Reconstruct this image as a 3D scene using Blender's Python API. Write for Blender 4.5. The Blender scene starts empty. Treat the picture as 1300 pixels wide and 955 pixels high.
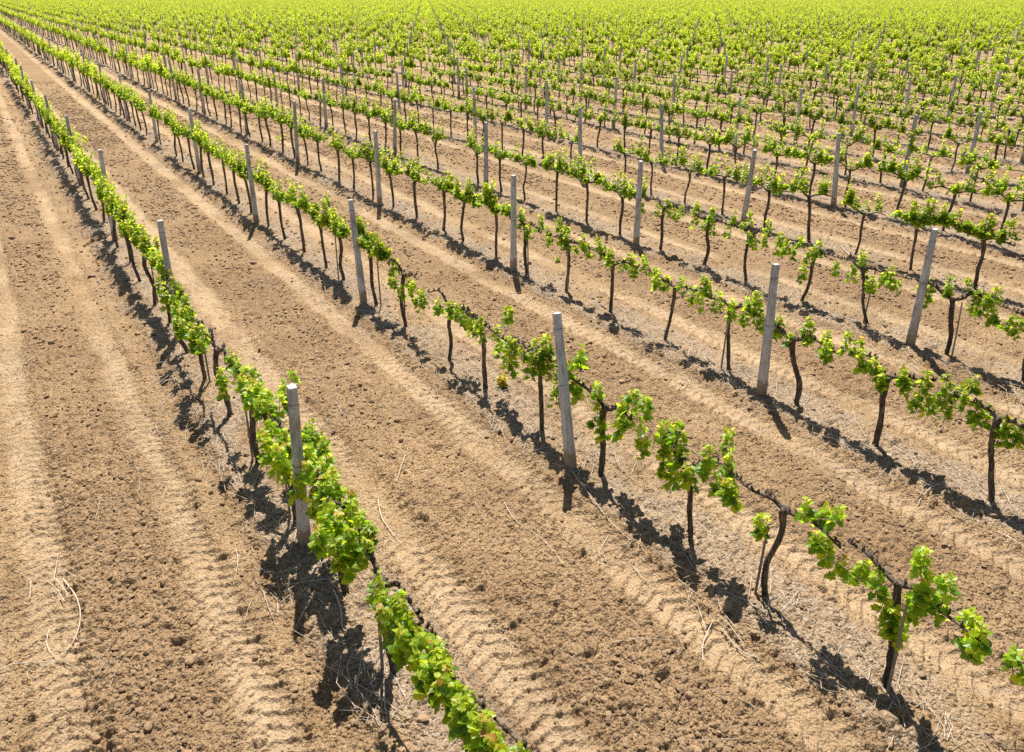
import bpy, math, random
import numpy as np
from mathutils import Vector

R = math.radians
random.seed(7)
C = bpy.context.scene.collection
sc = bpy.context.scene

# ------------------------------------------------------------------ camera
# World: +Y runs along the vine rows, +X across them to the right, metres.
CAM_H = 4.8
PITCH = 23.75
HEAD = 32.7                     # camera heading, clockwise from the row direction
cam = bpy.data.cameras.new('camera')
cam.sensor_width = 36.0
cam.lens = 28.0
cam.shift_y = -44.5 / 1300.0
cam.clip_end = 6000
cam_o = bpy.data.objects.new('camera', cam)
C.objects.link(cam_o)
cam_o.location = (0, 0, CAM_H)
cam_o.rotation_euler = (R(90 - PITCH), 0, R(-HEAD))
sc.camera = cam_o

# ------------------------------------------------------------------ light
SUN_AZ = 27.0                   # clockwise from +Y
SUN_EL = 62.0
w = bpy.data.worlds.new('World')
sc.world = w
w.use_nodes = True
nt = w.node_tree
bg = nt.nodes['Background']
sky = nt.nodes.new('ShaderNodeTexSky')
sky.sky_type = 'NISHITA'
sky.sun_disc = False
sky.sun_elevation = R(SUN_EL)
sky.sun_rotation = R(SUN_AZ)
nt.links.new(sky.outputs[0], bg.inputs[0])
bg.inputs[1].default_value = 0.05
sun = bpy.data.lights.new('sun', 'SUN')
sun.energy = 5.0
sun.angle = R(0.5)
sun.color = (1.0, 0.955, 0.88)
sun_o = bpy.data.objects.new('sun', sun)
C.objects.link(sun_o)
sd = Vector((math.sin(R(SUN_AZ)) * math.cos(R(SUN_EL)), math.cos(R(SUN_AZ)) * math.cos(R(SUN_EL)), math.sin(R(SUN_EL))))
sun_o.rotation_euler = sd.to_track_quat('Z', 'Y').to_euler()
sun_o.location = (0, 0, 30)
sc.view_settings.view_transform = 'Standard'
sc.view_settings.look = 'None'
sc.view_settings.gamma = 1
sc.view_settings.exposure = 1.02
sc.cycles.max_bounces = 8
sc.cycles.diffuse_bounces = 2
sc.cycles.use_denoising = False
sc.cycles.transmission_bounces = 4
sc.cycles.volume_bounces = 0

# ------------------------------------------------------------------ layout of the vineyard
ROW0, PITCH_X = 1.70, 3.015     # first row and row spacing
POST0, PITCH_Y = 5.97, 5.93     # first post line and post spacing
VSP = PITCH_Y / 5.0             # five vines between posts
F_PX = 1011.0


def project(x, y, z):
    """photo pixel (1300 wide) of a world point, for picking what the photograph shows"""
    h = R(HEAD); p = R(PITCH)
    X = x * math.cos(h) - y * math.sin(h)
    Y = y * math.cos(h) + x * math.sin(h)
    f = Y * math.cos(p) - (z - CAM_H) * math.sin(p)
    u = (z - CAM_H) * math.cos(p) + Y * math.sin(p)
    if np.ndim(f) == 0 and f < 0.3:
        return -9999, -9999, f
    return 650 + F_PX * X / f, 433 - F_PX * u / f, f


def ray(px, py):
    h = R(HEAD); p = R(PITCH)
    cx = (px - 650) / F_PX; cy = -(py - 433) / F_PX
    f = math.cos(p) + cy * math.sin(p); up = -math.sin(p) + cy * math.cos(p)
    return (cx * math.cos(h) + f * math.sin(h), f * math.cos(h) - cx * math.sin(h), up)


def on_row(px, py, x):          # measured position in a row's vertical plane
    d = ray(px, py); k = x / d[0]
    return d[1] * k, CAM_H + d[2] * k


def at_height(px, py, z):       # measured position at a known height
    d = ray(px, py); k = (z - CAM_H) / d[2]
    return d[0] * k, d[1] * k


# ------------------------------------------------------------------ numpy noise
def h2(ix, iy, seed):
    ix = ix.astype(np.int64); iy = iy.astype(np.int64)
    n = (ix * 73856093) ^ (iy * 19349663) ^ (seed * 83492791)
    n = (n ^ (n >> 13)) * 1274126177 & 0x7fffffff
    n = (n ^ (n >> 15)) * 668265263 & 0x7fffffff
    return ((n ^ (n >> 12)) & 0xffffff) / float(0xffffff)


def vnoise(x, y, seed=0):
    fx = np.floor(x); fy = np.floor(y)
    dx = x - fx; dy = y - fy
    dx = dx * dx * (3 - 2 * dx); dy = dy * dy * (3 - 2 * dy)
    a = h2(fx, fy, seed); b = h2(fx + 1, fy, seed); c = h2(fx, fy + 1, seed); d = h2(fx + 1, fy + 1, seed)
    return (a + (b - a) * dx) * (1 - dy) + (c + (d - c) * dx) * dy


def fbm(x, y, seed=0, o=3):
    v = 0; a = 0.5; t = 0
    for i in range(o):
        v = v + a * vnoise(x, y, seed + i * 17); t += a
        x = x * 2.03 + 3.1; y = y * 2.03 + 1.7; a *= 0.5
    return v / t


def clods(x, y, c, prob, seed):
    """rounded, irregular lumps of cell size c; prob is an array"""
    wx = x + (vnoise(x / c * 2.3, y / c * 2.3, seed + 5) - .5) * c * .5
    wy = y + (vnoise(x / c * 2.3, y / c * 2.3, seed + 6) - .5) * c * .5
    ix = np.floor(wx / c); iy = np.floor(wy / c)
    out = np.zeros_like(x)
    for a in (-1, 0, 1):
        for b in (-1, 0, 1):
            jx = ix + a; jy = iy + b
            k = h2(jx, jy, seed)
            r = (0.22 + 0.36 * h2(jx, jy, seed + 3) ** 1.6) * c
            cx = (jx + h2(jx, jy, seed + 1)) * c; cy = (jy + h2(jx, jy, seed + 2)) * c
            d2 = ((wx - cx) ** 2 + ((wy - cy) * (1 + .5 * k)) ** 2) / (r * r)
            v = np.sqrt(np.maximum(0, 1 - d2)) * r * 0.95 * (h2(jx, jy, seed + 4) < prob)
            out = np.maximum(out, v)
    return out


def sst(a, b, x):
    t = np.clip((x - a) / (b - a), 0, 1)
    return t * t * (3 - 2 * t)


def zones(x, y):
    """returns du (distance from the nearest row), track profile and masks"""
    k = np.floor((x - ROW0 + 0.45) / PITCH_X)           # alley index, its row on the left side
    u = x - ROW0 - k * PITCH_X                          # -0.45 .. 2.565
    u1 = np.where(k < -0.5, 0.87, 0.76) + 0.05 * (fbm(y * .13, k * 3.3, 11, 2) - .5) + .10 * (h2(k, k * 0, 3) - .5) * (k > 0)
    u2 = np.where(k < -0.5, 2.05, 2.33) + 0.05 * (fbm(y * .11, k * 5.3, 12, 2) - .5) + .10 * (h2(k, k * 0, 4) - .5) * (k > 0)
    wob = 0.16 * (fbm(x * 1.8 + 9, y * 1.8, 21, 3) - .5)
    d1 = np.abs(u - u1 + wob); d2 = np.abs(u - u2 + wob)
    dt = np.minimum(d1, d2)
    side = np.where(d1 < d2, u - u1, u - u2)
    trk = 1 - sst(0.10, 0.24, dt)
    edge = 0.33 + 0.10 * (fbm(x * .2, y * 2.2, 31, 3) - .5) + .09 * (fbm(x * 3, y * 9, 32, 3) - .5)
    ul = np.where(u > 1.5, u - PITCH_X, u)              # signed distance to nearest row
    berm = sst(-edge - .11, -edge + .03, ul) * (1 - sst(0.28, 0.62, ul))
    rough = sst(0.95, 1.2, u) * (1 - sst(1.85, 2.1, u)) * (0.55 + .45 * sst(.35, .6, fbm(x * .9, y * .35, 41, 2)))
    rough = np.maximum(rough, np.exp(-((u - u1 - .34) / .10) ** 2) * .95)
    rough = np.maximum(rough, np.exp(-((u - u2 + .36) / .10) ** 2) * .9)
    rough = np.maximum(rough, np.exp(-((ul + .43) / .07) ** 2) * .8)
    return k, u, ul, dt, side, trk, berm, rough


def ground_height(x, y, r=None, detail=True):
    k, u, ul, dt, side, trk, berm, rough = zones(x, y)
    z = 0.070 * berm * (0.75 + .5 * fbm(x * 1.1, y * .7, 51, 2))
    z = z - 0.030 * trk + 0.014 * np.exp(-((dt - .27) / .06) ** 2)
    z = z + 0.03 * (fbm(x * .6, y * .25, 61, 2) - .5) + .030 * (fbm(x * 2.6, y * 1.6, 62, 3) - .5) * (1 - trk * .6) + .026 * (fbm(x * 8, y * .55, 63, 2) - .5) * (1 - trk) * (1 - berm * .7) + .010 * rough
    if detail:
        near = r < 45
        n = fbm(x * 14, y * 14, 71, 3) - .5
        z = z + (0.016 + .026 * rough) * n * np.clip(1.4 - r / 40, 0, 1)
        # tyre lugs: chevrons pressed into both tracks
        ph = (y + np.where(np.abs(side) < .0, 0, 0) + np.abs(side) * .55) / 0.135 + .5 * (vnoise(x * 4, y * 4, 81) - .5)
        fr = ph - np.floor(ph)
        lug = np.exp(-((fr - .5) / .14) ** 2) * (.5 + .9 * vnoise(x * 16, y * 16, 83))
        lm = (1 - sst(.22, .33, dt)) * sst(.22, .48, fbm(x * 1.7, y * .6, 91, 2) + .12 * (x < ROW0))
        z = z + 0.030 * lug * lm * np.clip(1.5 - r / 40, 0, 1)
        pr = np.clip(0.20 + .75 * rough + .15 * berm - .17 * trk, 0, 1)
        m = r < 42
        xx, yy, pp, rr = x[m], y[m], pr[m], r[m]
        zc = clods(xx, yy, .15, pp * .22, 101) * .85
        zc = np.maximum(zc, clods(xx, yy, .085, pp * .8, 111))
        m2 = rr < 16
        zs = np.zeros_like(zc)
        zs[m2] = clods(xx[m2], yy[m2], .045, np.clip(pp[m2] + .35, 0, 1), 121)
        zc = np.maximum(zc, zs) * np.clip(1.5 - rr / 30, .1, 1)
        z = z.copy(); z[m] += zc
    return z


def gz(x, y):
    return float(ground_height(np.array([x], float), np.array([y], float), detail=False)[0])


# ------------------------------------------------------------------ materials
def new_mat(name):
    m = bpy.data.materials.new(name); m.use_nodes = True
    t = m.node_tree; t.nodes.clear()
    out = t.nodes.new('ShaderNodeOutputMaterial')
    return m, t, out


def N(t, kind, **kw):
    n = t.nodes.new(kind)
    for k, v in kw.items():
        if k.startswith('i_'):
            n.inputs[k[2:].replace('_', ' ')].default_value = v
        else:
            setattr(n, k, v)
    return n


def ramp(t, src, stops):
    r = t.nodes.new('ShaderNodeValToRGB')
    e = r.color_ramp.elements
    e[0].position, e[0].color = stops[0][0], (*stops[0][1], 1)
    e[1].position, e[1].color = stops[-1][0], (*stops[-1][1], 1)
    for p, c in stops[1:-1]:
        q = e.new(p); q.color = (*c, 1)
    t.links.new(src, r.inputs[0])
    return r.outputs[0]


def mix(t, fac, a, b, mode='MIX'):
    m = t.nodes.new('ShaderNodeMix'); m.data_type = 'RGBA'; m.blend_type = mode
    for s, v in ((m.inputs[0], fac), (m.inputs[6], a), (m.inputs[7], b)):
        if hasattr(v, 'node'):
            t.links.new(v, s)
        else:
            s.default_value = v if not isinstance(v, tuple) else (*v, 1)
    return m.outputs[2]


def soil_material():
    m, t, out = new_mat('tilled_soil')
    L = t.links
    pos = N(t, 'ShaderNodeNewGeometry').outputs['Position']
    b = N(t, 'ShaderNodeBsdfPrincipled'); b.inputs['Roughness'].default_value = 1.0
    b.inputs['Specular IOR Level'].default_value = 0.1
    L.new(b.outputs[0], out.inputs[0])
    def noise(s, d=4, r=.6):
        n = N(t, 'ShaderNodeTexNoise'); n.inputs['Scale'].default_value = s; n.inputs['Detail'].default_value = d
        n.inputs['Roughness'].default_value = r
        L.new(pos, n.inputs['Vector']); return n.outputs['Fac']
    at = N(t, 'ShaderNodeAttribute', attribute_name='zone')
    sep = N(t, 'ShaderNodeSeparateColor'); L.new(at.outputs['Color'], sep.inputs[0])
    base = ramp(t, noise(1.1, 5), [(.3, (.285, .188, .104)), (.55, (.36, .245, .137)), (.75, (.42, .297, .172))])
    wide = ramp(t, noise(.45, 4, .55), [(.35, (.80, .77, .74)), (.5, (1, 1, 1)), (.68, (1.12, 1.11, 1.08))])
    base = mix(t, 1.0, base, wide, 'MULTIPLY')
    fine = ramp(t, noise(38, 3, .7), [(.3, (.50, .48, .45)), (.5, (1, 1, 1)), (.72, (1.35, 1.34, 1.30))])
    base = mix(t, 1.0, base, fine, 'MULTIPLY')
    grit = ramp(t, noise(170, 2, .6), [(.35, (.60, .57, .54)), (.55, (1, 1, 1)), (.75, (1.35, 1.35, 1.33))])
    base = mix(t, .8, base, grit, 'MULTIPLY')
    dust = mix(t, 1.0, (.47, .35, .225), ramp(t, noise(9, 5), [(.3, (.84, .82, .80)), (.7, (1.1, 1.1, 1.1))]), 'MULTIPLY')
    c = mix(t, sep.outputs[0], base, dust)                      # pale compacted dust in the wheel tracks
    dark = mix(t, 1.0, (.265, .172, .097), fine, 'MULTIPLY')
    mm = N(t, 'ShaderNodeMath', operation='MULTIPLY'); mm.inputs[1].default_value = .65
    L.new(sep.outputs[2], mm.inputs[0])
    c = mix(t, mm.outputs[0], c, dark)                          # darker turned soil
    straw = ramp(t, noise(24, 5, .75), [(.36, (.20, .130, .080)), (.5, (.31, .225, .145)), (.66, (.50, .42, .33))])
    mb = N(t, 'ShaderNodeMath', operation='MULTIPLY'); mb.inputs[1].default_value = .8
    L.new(sep.outputs[1], mb.inputs[0])
    c = mix(t, mb.outputs[0], c, straw)                         # bleached crust and chaff on the vine strip
    L.new(c, b.inputs['Base Color'])
    bp = N(t, 'ShaderNodeBump'); bp.inputs['Strength'].default_value = 0.9; bp.inputs['Distance'].default_value = .02
    L.new(noise(45, 5, .7), bp.inputs['Height'])
    bp2 = N(t, 'ShaderNodeBump'); bp2.inputs['Strength'].default_value = 0.5; bp2.inputs['Distance'].default_value = .12
    L.new(noise(7, 4, .6), bp2.inputs['Height']); L.new(bp.outputs[0], bp2.inputs['Normal'])
    vo = N(t, 'ShaderNodeTexVoronoi', feature='F1'); vo.inputs['Scale'].default_value = 42; vo.inputs['Randomness'].default_value = 1
    wn = N(t, 'ShaderNodeTexNoise'); wn.inputs['Scale'].default_value = 30; L.new(pos, wn.inputs['Vector'])
    wa = N(t, 'ShaderNodeVectorMath', operation='MULTIPLY_ADD'); wa.inputs[1].default_value = (.03, .03, .03)
    L.new(wn.outputs['Color'], wa.inputs[0]); L.new(pos, wa.inputs[2]); L.new(wa.outputs[0], vo.inputs['Vector'])
    inv_ = N(t, 'ShaderNodeMath', operation='SUBTRACT'); inv_.inputs[0].default_value = .7; L.new(vo.outputs['Distance'], inv_.inputs[1])
    bp3 = N(t, 'ShaderNodeBump'); bp3.inputs['Distance'].default_value = .035
    ms = N(t, 'ShaderNodeMapRange'); ms.inputs[3].default_value = .65; ms.inputs[4].default_value = .3
    L.new(sep.outputs[0], ms.inputs[0]); L.new(ms.outputs[0], bp3.inputs['Strength'])
    L.new(inv_.outputs[0], bp3.inputs['Height']); L.new(bp2.outputs[0], bp3.inputs['Normal'])
    L.new(bp3.outputs[0], b.inputs['Normal'])
    return m


def leaf_material():
    m, t, out = new_mat('vine_leaf')
    L = t.links
    age = N(t, 'ShaderNodeAttribute', attribute_name='age').outputs['Fac']
    oi = N(t, 'ShaderNodeObjectInfo').outputs['Random']
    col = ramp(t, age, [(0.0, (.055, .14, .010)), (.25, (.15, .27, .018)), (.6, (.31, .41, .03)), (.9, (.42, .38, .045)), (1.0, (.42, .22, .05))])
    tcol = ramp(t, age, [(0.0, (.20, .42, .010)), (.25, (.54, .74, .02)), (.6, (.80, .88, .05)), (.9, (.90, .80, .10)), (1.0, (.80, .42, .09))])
    hs = N(t, 'ShaderNodeMapRange'); hs.inputs[3].default_value = .86; hs.inputs[4].default_value = 1.14
    L.new(oi, hs.inputs[0])
    d = N(t, 'ShaderNodeBsdfPrincipled'); d.inputs['Roughness'].default_value = .42; d.inputs['Specular IOR Level'].default_value = .45
    tr = N(t, 'ShaderNodeBsdfTranslucent')
    sc1 = N(t, 'ShaderNodeVectorMath', operation='SCALE'); L.new(col, sc1.inputs[0]); L.new(hs.outputs[0], sc1.inputs['Scale'])
    sc2 = N(t, 'ShaderNodeVectorMath', operation='SCALE'); L.new(tcol, sc2.inputs[0]); L.new(hs.outputs[0], sc2.inputs['Scale'])
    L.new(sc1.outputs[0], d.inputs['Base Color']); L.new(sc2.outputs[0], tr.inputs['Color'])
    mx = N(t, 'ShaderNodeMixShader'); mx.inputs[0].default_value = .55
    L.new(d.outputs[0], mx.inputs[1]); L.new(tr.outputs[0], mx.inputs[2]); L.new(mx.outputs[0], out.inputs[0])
    return m


def rough_mat(name, stops, scale, bump, rough=.9, dist=.01, stretch=(1, 1, 1)):
    m, t, out = new_mat(name)
    L = t.links
    tc = N(t, 'ShaderNodeTexCoord').outputs['Object']
    mp = N(t, 'ShaderNodeMapping'); mp.inputs['Scale'].default_value = stretch; L.new(tc, mp.inputs[0])
    n = N(t, 'ShaderNodeTexNoise'); n.inputs['Scale'].default_value = scale; n.inputs['Detail'].default_value = 5
    n.inputs['Roughness'].default_value = .65
    L.new(mp.outputs[0], n.inputs['Vector'])
    b = N(t, 'ShaderNodeBsdfPrincipled'); b.inputs['Roughness'].default_value = rough; b.inputs['Specular IOR Level'].default_value = .2
    oi = N(t, 'ShaderNodeObjectInfo').outputs['Random']
    hs = N(t, 'ShaderNodeMapRange'); hs.inputs[3].default_value = .82; hs.inputs[4].default_value = 1.15; L.new(oi, hs.inputs[0])
    s = N(t, 'ShaderNodeVectorMath', operation='SCALE'); L.new(ramp(t, n.outputs['Fac'], stops), s.inputs[0]); L.new(hs.outputs[0], s.inputs['Scale'])
    L.new(s.outputs[0], b.inputs['Base Color'])
    bp = N(t, 'ShaderNodeBump'); bp.inputs['Strength'].default_value = bump; bp.inputs['Distance'].default_value = dist
    L.new(n.outputs['Fac'], bp.inputs['Height']); L.new(bp.outputs[0], b.inputs['Normal'])
    L.new(b.outputs[0], out.inputs[0])
    return m


M_SOIL = soil_material()
M_LEAF = leaf_material()
M_BARK = rough_mat('vine_bark', [(.32, (.030, .021, .015)), (.5, (.10, .074, .053)), (.7, (.27, .22, .17))], 45, 1.0, dist=.02, stretch=(1, 1, .18))
M_SHOOT = rough_mat('green_shoot', [(.3, (.10, .14, .03)), (.7, (.20, .16, .06))], 20, .2)


def post_material():
    m, t, out = new_mat('weathered_concrete')
    L = t.links
    tc = N(t, 'ShaderNodeTexCoord').outputs['Object']
    oi = N(t, 'ShaderNodeObjectInfo').outputs['Random']
    off = N(t, 'ShaderNodeVectorMath', operation='ADD')
    cmb = N(t, 'ShaderNodeCombineXYZ'); mu = N(t, 'ShaderNodeMath', operation='MULTIPLY'); mu.inputs[1].default_value = 40
    L.new(oi, mu.inputs[0]); L.new(mu.outputs[0], cmb.inputs[0]); L.new(mu.outputs[0], cmb.inputs[2])
    L.new(tc, off.inputs[0]); L.new(cmb.outputs[0], off.inputs[1])
    def noise(s_, d, st=(1, 1, 1), r_=.6):
        mp = N(t, 'ShaderNodeMapping'); mp.inputs['Scale'].default_value = st; L.new(off.outputs[0], mp.inputs[0])
        n = N(t, 'ShaderNodeTexNoise'); n.inputs['Scale'].default_value = s_; n.inputs['Detail'].default_value = d; n.inputs['Roughness'].default_value = r_
        L.new(mp.outputs[0], n.inputs['Vector']); return n.outputs['Fac']
    c = ramp(t, noise(26, 5, (1, 1, .2), .7), [(.3, (.33, .33, .33)), (.45, (.52, .525, .53)), (.6, (.62, .63, .64)), (.8, (.70, .71, .72))])
    c = mix(t, 1.0, c, ramp(t, noise(5, 4, (1, 1, .6)), [(.32, (.60, .59, .56)), (.5, (1, 1, 1)), (.8, (1.08, 1.08, 1.08))]), 'MULTIPLY')
    c = mix(t, ramp(t, noise(60, 3), [(.30, (1, 1, 1)), (.36, (0, 0, 0))]), c, (.14, .125, .11))
    sx = N(t, 'ShaderNodeSeparateXYZ'); L.new(tc, sx.inputs[0])
    ad = N(t, 'ShaderNodeMath', operation='MULTIPLY_ADD'); ad.inputs[1].default_value = -.35; L.new(noise(12, 4), ad.inputs[0]); L.new(sx.outputs[2], ad.inputs[2])
    sp = ramp(t, ad.outputs[0], [(0.0, (.8, .8, .8)), (.07, (0, 0, 0))])
    c = mix(t, sp, c, (.30, .20, .12))                  # soil splashed on the foot of the post
    ru = N(t, 'ShaderNodeMath', operation='MULTIPLY_ADD'); ru.inputs[1].default_value = -.9; L.new(noise(9, 3, (3, 3, .25)), ru.inputs[0]); L.new(sx.outputs[2], ru.inputs[2])
    c = mix(t, ramp(t, ru.outputs[0], [(.80, (0, 0, 0)), (.92, (.55, .55, .55)), (1.0, (0, 0, 0))]), c, (.30, .22, .16))
    hs = N(t, 'ShaderNodeMapRange'); hs.inputs[3].default_value = .72; hs.inputs[4].default_value = 1.08; L.new(oi, hs.inputs[0])
    s_ = N(t, 'ShaderNodeVectorMath', operation='SCALE'); L.new(c, s_.inputs[0]); L.new(hs.outputs[0], s_.inputs['Scale'])
    b = N(t, 'ShaderNodeBsdfPrincipled'); b.inputs['Roughness'].default_value = .95; b.inputs['Specular IOR Level'].default_value = .15
    L.new(s_.outputs[0], b.inputs['Base Color'])
    bp = N(t, 'ShaderNodeBump'); bp.inputs['Strength'].default_value = .8; bp.inputs['Distance'].default_value = .008
    L.new(noise(45, 6, (1, 1, .35), .75), bp.inputs['Height']); L.new(bp.outputs[0], b.inputs['Normal'])
    L.new(b.outputs[0], out.inputs[0])
    return m


M_POST = post_material()
M_STAKE = rough_mat('grey_stake_wood', [(.3, (.17, .14, .11)), (.7, (.36, .32, .27))], 25, .5, stretch=(1, 1, .2))
M_CANE = rough_mat('dry_cane', [(.3, (.40, .31, .22)), (.7, (.62, .53, .42))], 30, .3)
M_WIRE = rough_mat('galvanised_wire', [(.3, (.12, .11, .10)), (.7, (.24, .22, .20))], 40, .1, .5)
M_CLOD = rough_mat('soil_clod', [(.3, (.25, .16, .09)), (.55, (.335, .225, .13)), (.75, (.42, .30, .19))], 22, .8)


# ------------------------------------------------------------------ mesh helpers
def mesh_np(name, V, polys, mats, attrs=None, pm=None, smooth=False):
    """V (n,3); polys: list of arrays (m,k) of equal-sized faces"""
    me = bpy.data.meshes.new(name)
    V = np.asarray(V, np.float32)
    me.vertices.add(len(V)); me.vertices.foreach_set('co', V.ravel())
    loops = np.concatenate([p.ravel() for p in polys]).astype(np.int32)
    sizes = np.concatenate([np.full(len(p), p.shape[1]) for p in polys])
    starts = np.concatenate([[0], np.cumsum(sizes)[:-1]]).astype(np.int32)
    me.loops.add(len(loops)); me.loops.foreach_set('vertex_index', loops)
    me.polygons.add(len(sizes)); me.polygons.foreach_set('loop_start', starts)
    for m in mats:
        me.materials.append(m)
    if pm is not None:
        me.polygons.foreach_set('material_index', np.asarray(pm, np.int32))
    me.polygons.foreach_set('use_smooth', np.full(len(sizes), smooth))
    for k, v in (attrs or {}).items():
        a = me.attributes.new(k, 'FLOAT', 'POINT'); a.data.foreach_set('value', np.asarray(v, np.float32))
    me.update(calc_edges=True)
    return me


class MB:
    """collects pieces into one mesh"""
    def __init__(s):
        s.V = []; s.P = {}; s.n = 0; s.age = []
    def add(s, V, polys, mat=0, age=0.0, smooth=False):
        V = np.asarray(V, float); 
        for p in polys:
            p = np.asarray(p)
            s.P.setdefault((mat, p.shape[1]), []).append(p + s.n)
        s.V.append(V); s.n += len(V)
        s.age.append(np.broadcast_to(np.asarray(age, float), (len(V),)))
    def mesh(s, name, mats, smooth=False):
        polys, pm = [], []
        for (m, k), l in s.P.items():
            a = np.concatenate(l); polys.append(a); pm.append(np.full(len(a), m))
        return mesh_np(name, np.concatenate(s.V), polys, mats, {'age': np.concatenate(s.age)}, np.concatenate(pm), smooth)


def tube(mb, pts, rad, n=7, mat=0, rng=None, lump=0.0, age=0.0, cap=True):
    pts = np.asarray(pts, float); rad = np.broadcast_to(np.asarray(rad, float), (len(pts),))
    d = np.gradient(pts, axis=0); d /= np.linalg.norm(d, axis=1)[:, None] + 1e-9
    ref = np.array([0, 0, 1.0]) if abs(d[0][2]) < .8 else np.array([1.0, 0, 0])
    V = []
    for i in range(len(pts)):
        a = np.cross(d[i], ref); a /= np.linalg.norm(a) + 1e-9; b = np.cross(d[i], a)
        th = np.arange(n) * 2 * np.pi / n
        r = rad[i] * (1 + (rng.uniform(-lump, lump, n) if lump else 0))
        V.append(pts[i] + np.outer(np.cos(th) * r, a) + np.outer(np.sin(th) * r, b))
    V = np.concatenate(V)
    q = []
    for i in range(len(pts) - 1):
        for j in range(n):
            k = (j + 1) % n
            q.append((i * n + j, i * n + k, (i + 1) * n + k, (i + 1) * n + j))
    polys = [np.array(q)]
    if cap:
        polys.append(np.array([list(range(n))[::-1]])); polys.append(np.array([[(len(pts) - 1) * n + j for j in range(n)]]))
    mb.add(V, polys, mat, age)


def smooth_path(P, n):
    P = np.asarray(P, float); t = np.linspace(0, len(P) - 1, n)
    out = []
    for u in t:
        i = min(int(u), len(P) - 2); f = u - i
        p0 = P[max(i - 1, 0)]; p1 = P[i]; p2 = P[i + 1]; p3 = P[min(i + 2, len(P) - 1)]
        out.append(.5 * ((2 * p1) + (-p0 + p2) * f + (2 * p0 - 5 * p1 + 4 * p2 - p3) * f * f + (-p0 + 3 * p1 - 3 * p2 + p3) * f ** 3))
    return np.array(out)


# leaf templates: x across, y along, z up
def leaf_tmpl(kind):
    if kind == 0:
        half = [(.20, -.14), (.47, .02), (.40, .26), (.60, .46), (.34, .60), (.26, .86)]
        o = [(0, 0)] + half + [(0, 1.08)] + [(-x, y) for x, y in half[::-1]]
        V = np.array([(x, y, .16 * abs(x) + .10 * math.sin(7 * x + 3 * y) * abs(x) - .22 * y * y) for x, y in o] + [(0, .38, -.05)])
        n = len(o)
        T = np.array([(i, (i + 1) % n, n) for i in range(n)])
        return V, T
    if kind == 1:
        o = [(0, 0), (.46, .05), (.5, .55), (0, 1.0), (-.5, .55), (-.46, .05)]
        V = np.array([(x, y, .22 * abs(x) - .2 * y * y) for x, y in o])
        return V, np.array([(0, 1, 2), (0, 2, 3), (0, 3, 4), (0, 4, 5)])
    V = np.array([(0, -.05, 0), (.5, .45, .08), (0, 1, -.15), (-.5, .45, .08)])
    return V, np.array([(0, 1, 2), (0, 2, 3)])


LT = [leaf_tmpl(i) for i in range(3)]


def leaves(mb, P, out_dir, size, age, rng, kind, mat=0):
    """P (n,3) leaf bases, out_dir (n,3) pointing away from the shoot"""
    n = len(P)
    y = out_dir + rng.normal(0, .35, (n, 3)); y /= np.linalg.norm(y, axis=1)[:, None]
    up = np.tile([0, 0, 1.0], (n, 1)) + rng.normal(0, .55, (n, 3)) + out_dir * .35
    x = np.cross(y, up); x /= np.linalg.norm(x, axis=1)[:, None] + 1e-9
    z = np.cross(x, y)
    V, T = LT[kind]
    W = (V[None, :, 0, None] * x[:, None] + V[None, :, 1, None] * y[:, None] + V[None, :, 2, None] * z[:, None]) * size[:, None, None] + P[:, None]
    F = T[None] + (np.arange(n) * len(V))[:, None, None]
    mb.add(W.reshape(-1, 3), [F.reshape(-1, 3)], mat, np.repeat(age, len(V)))


def shoot(mb, base, tip, r, n, rng, kind, lsize=.06):
    """one leafy shoot: stem plus leaves spread round it"""
    base = np.array(base, float); tip = np.array(tip, float)
    f = rng.uniform(0, 1, n) ** .85
    ax = base + (tip - base) * f[:, None]
    th = rng.uniform(0, 2 * np.pi, n)
    rr = r * (0.25 + .75 * rng.uniform(0, 1, n)) * (1.05 - .55 * f)
    d = np.stack([np.cos(th), np.sin(th), rng.normal(.05, .35, n)], 1)
    P = ax + d * (rr * .55)[:, None]
    size = lsize * (1.15 - .55 * f) * rng.uniform(.75, 1.25, n)
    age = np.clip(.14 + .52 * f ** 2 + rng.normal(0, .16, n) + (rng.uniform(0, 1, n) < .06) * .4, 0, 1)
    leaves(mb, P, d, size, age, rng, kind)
    if kind < 2:
        tube(mb, [base, (base + tip) / 2 + rng.normal(0, .01, 3), tip], [.0045, .0035, .002], 4, 1, rng)


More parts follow.
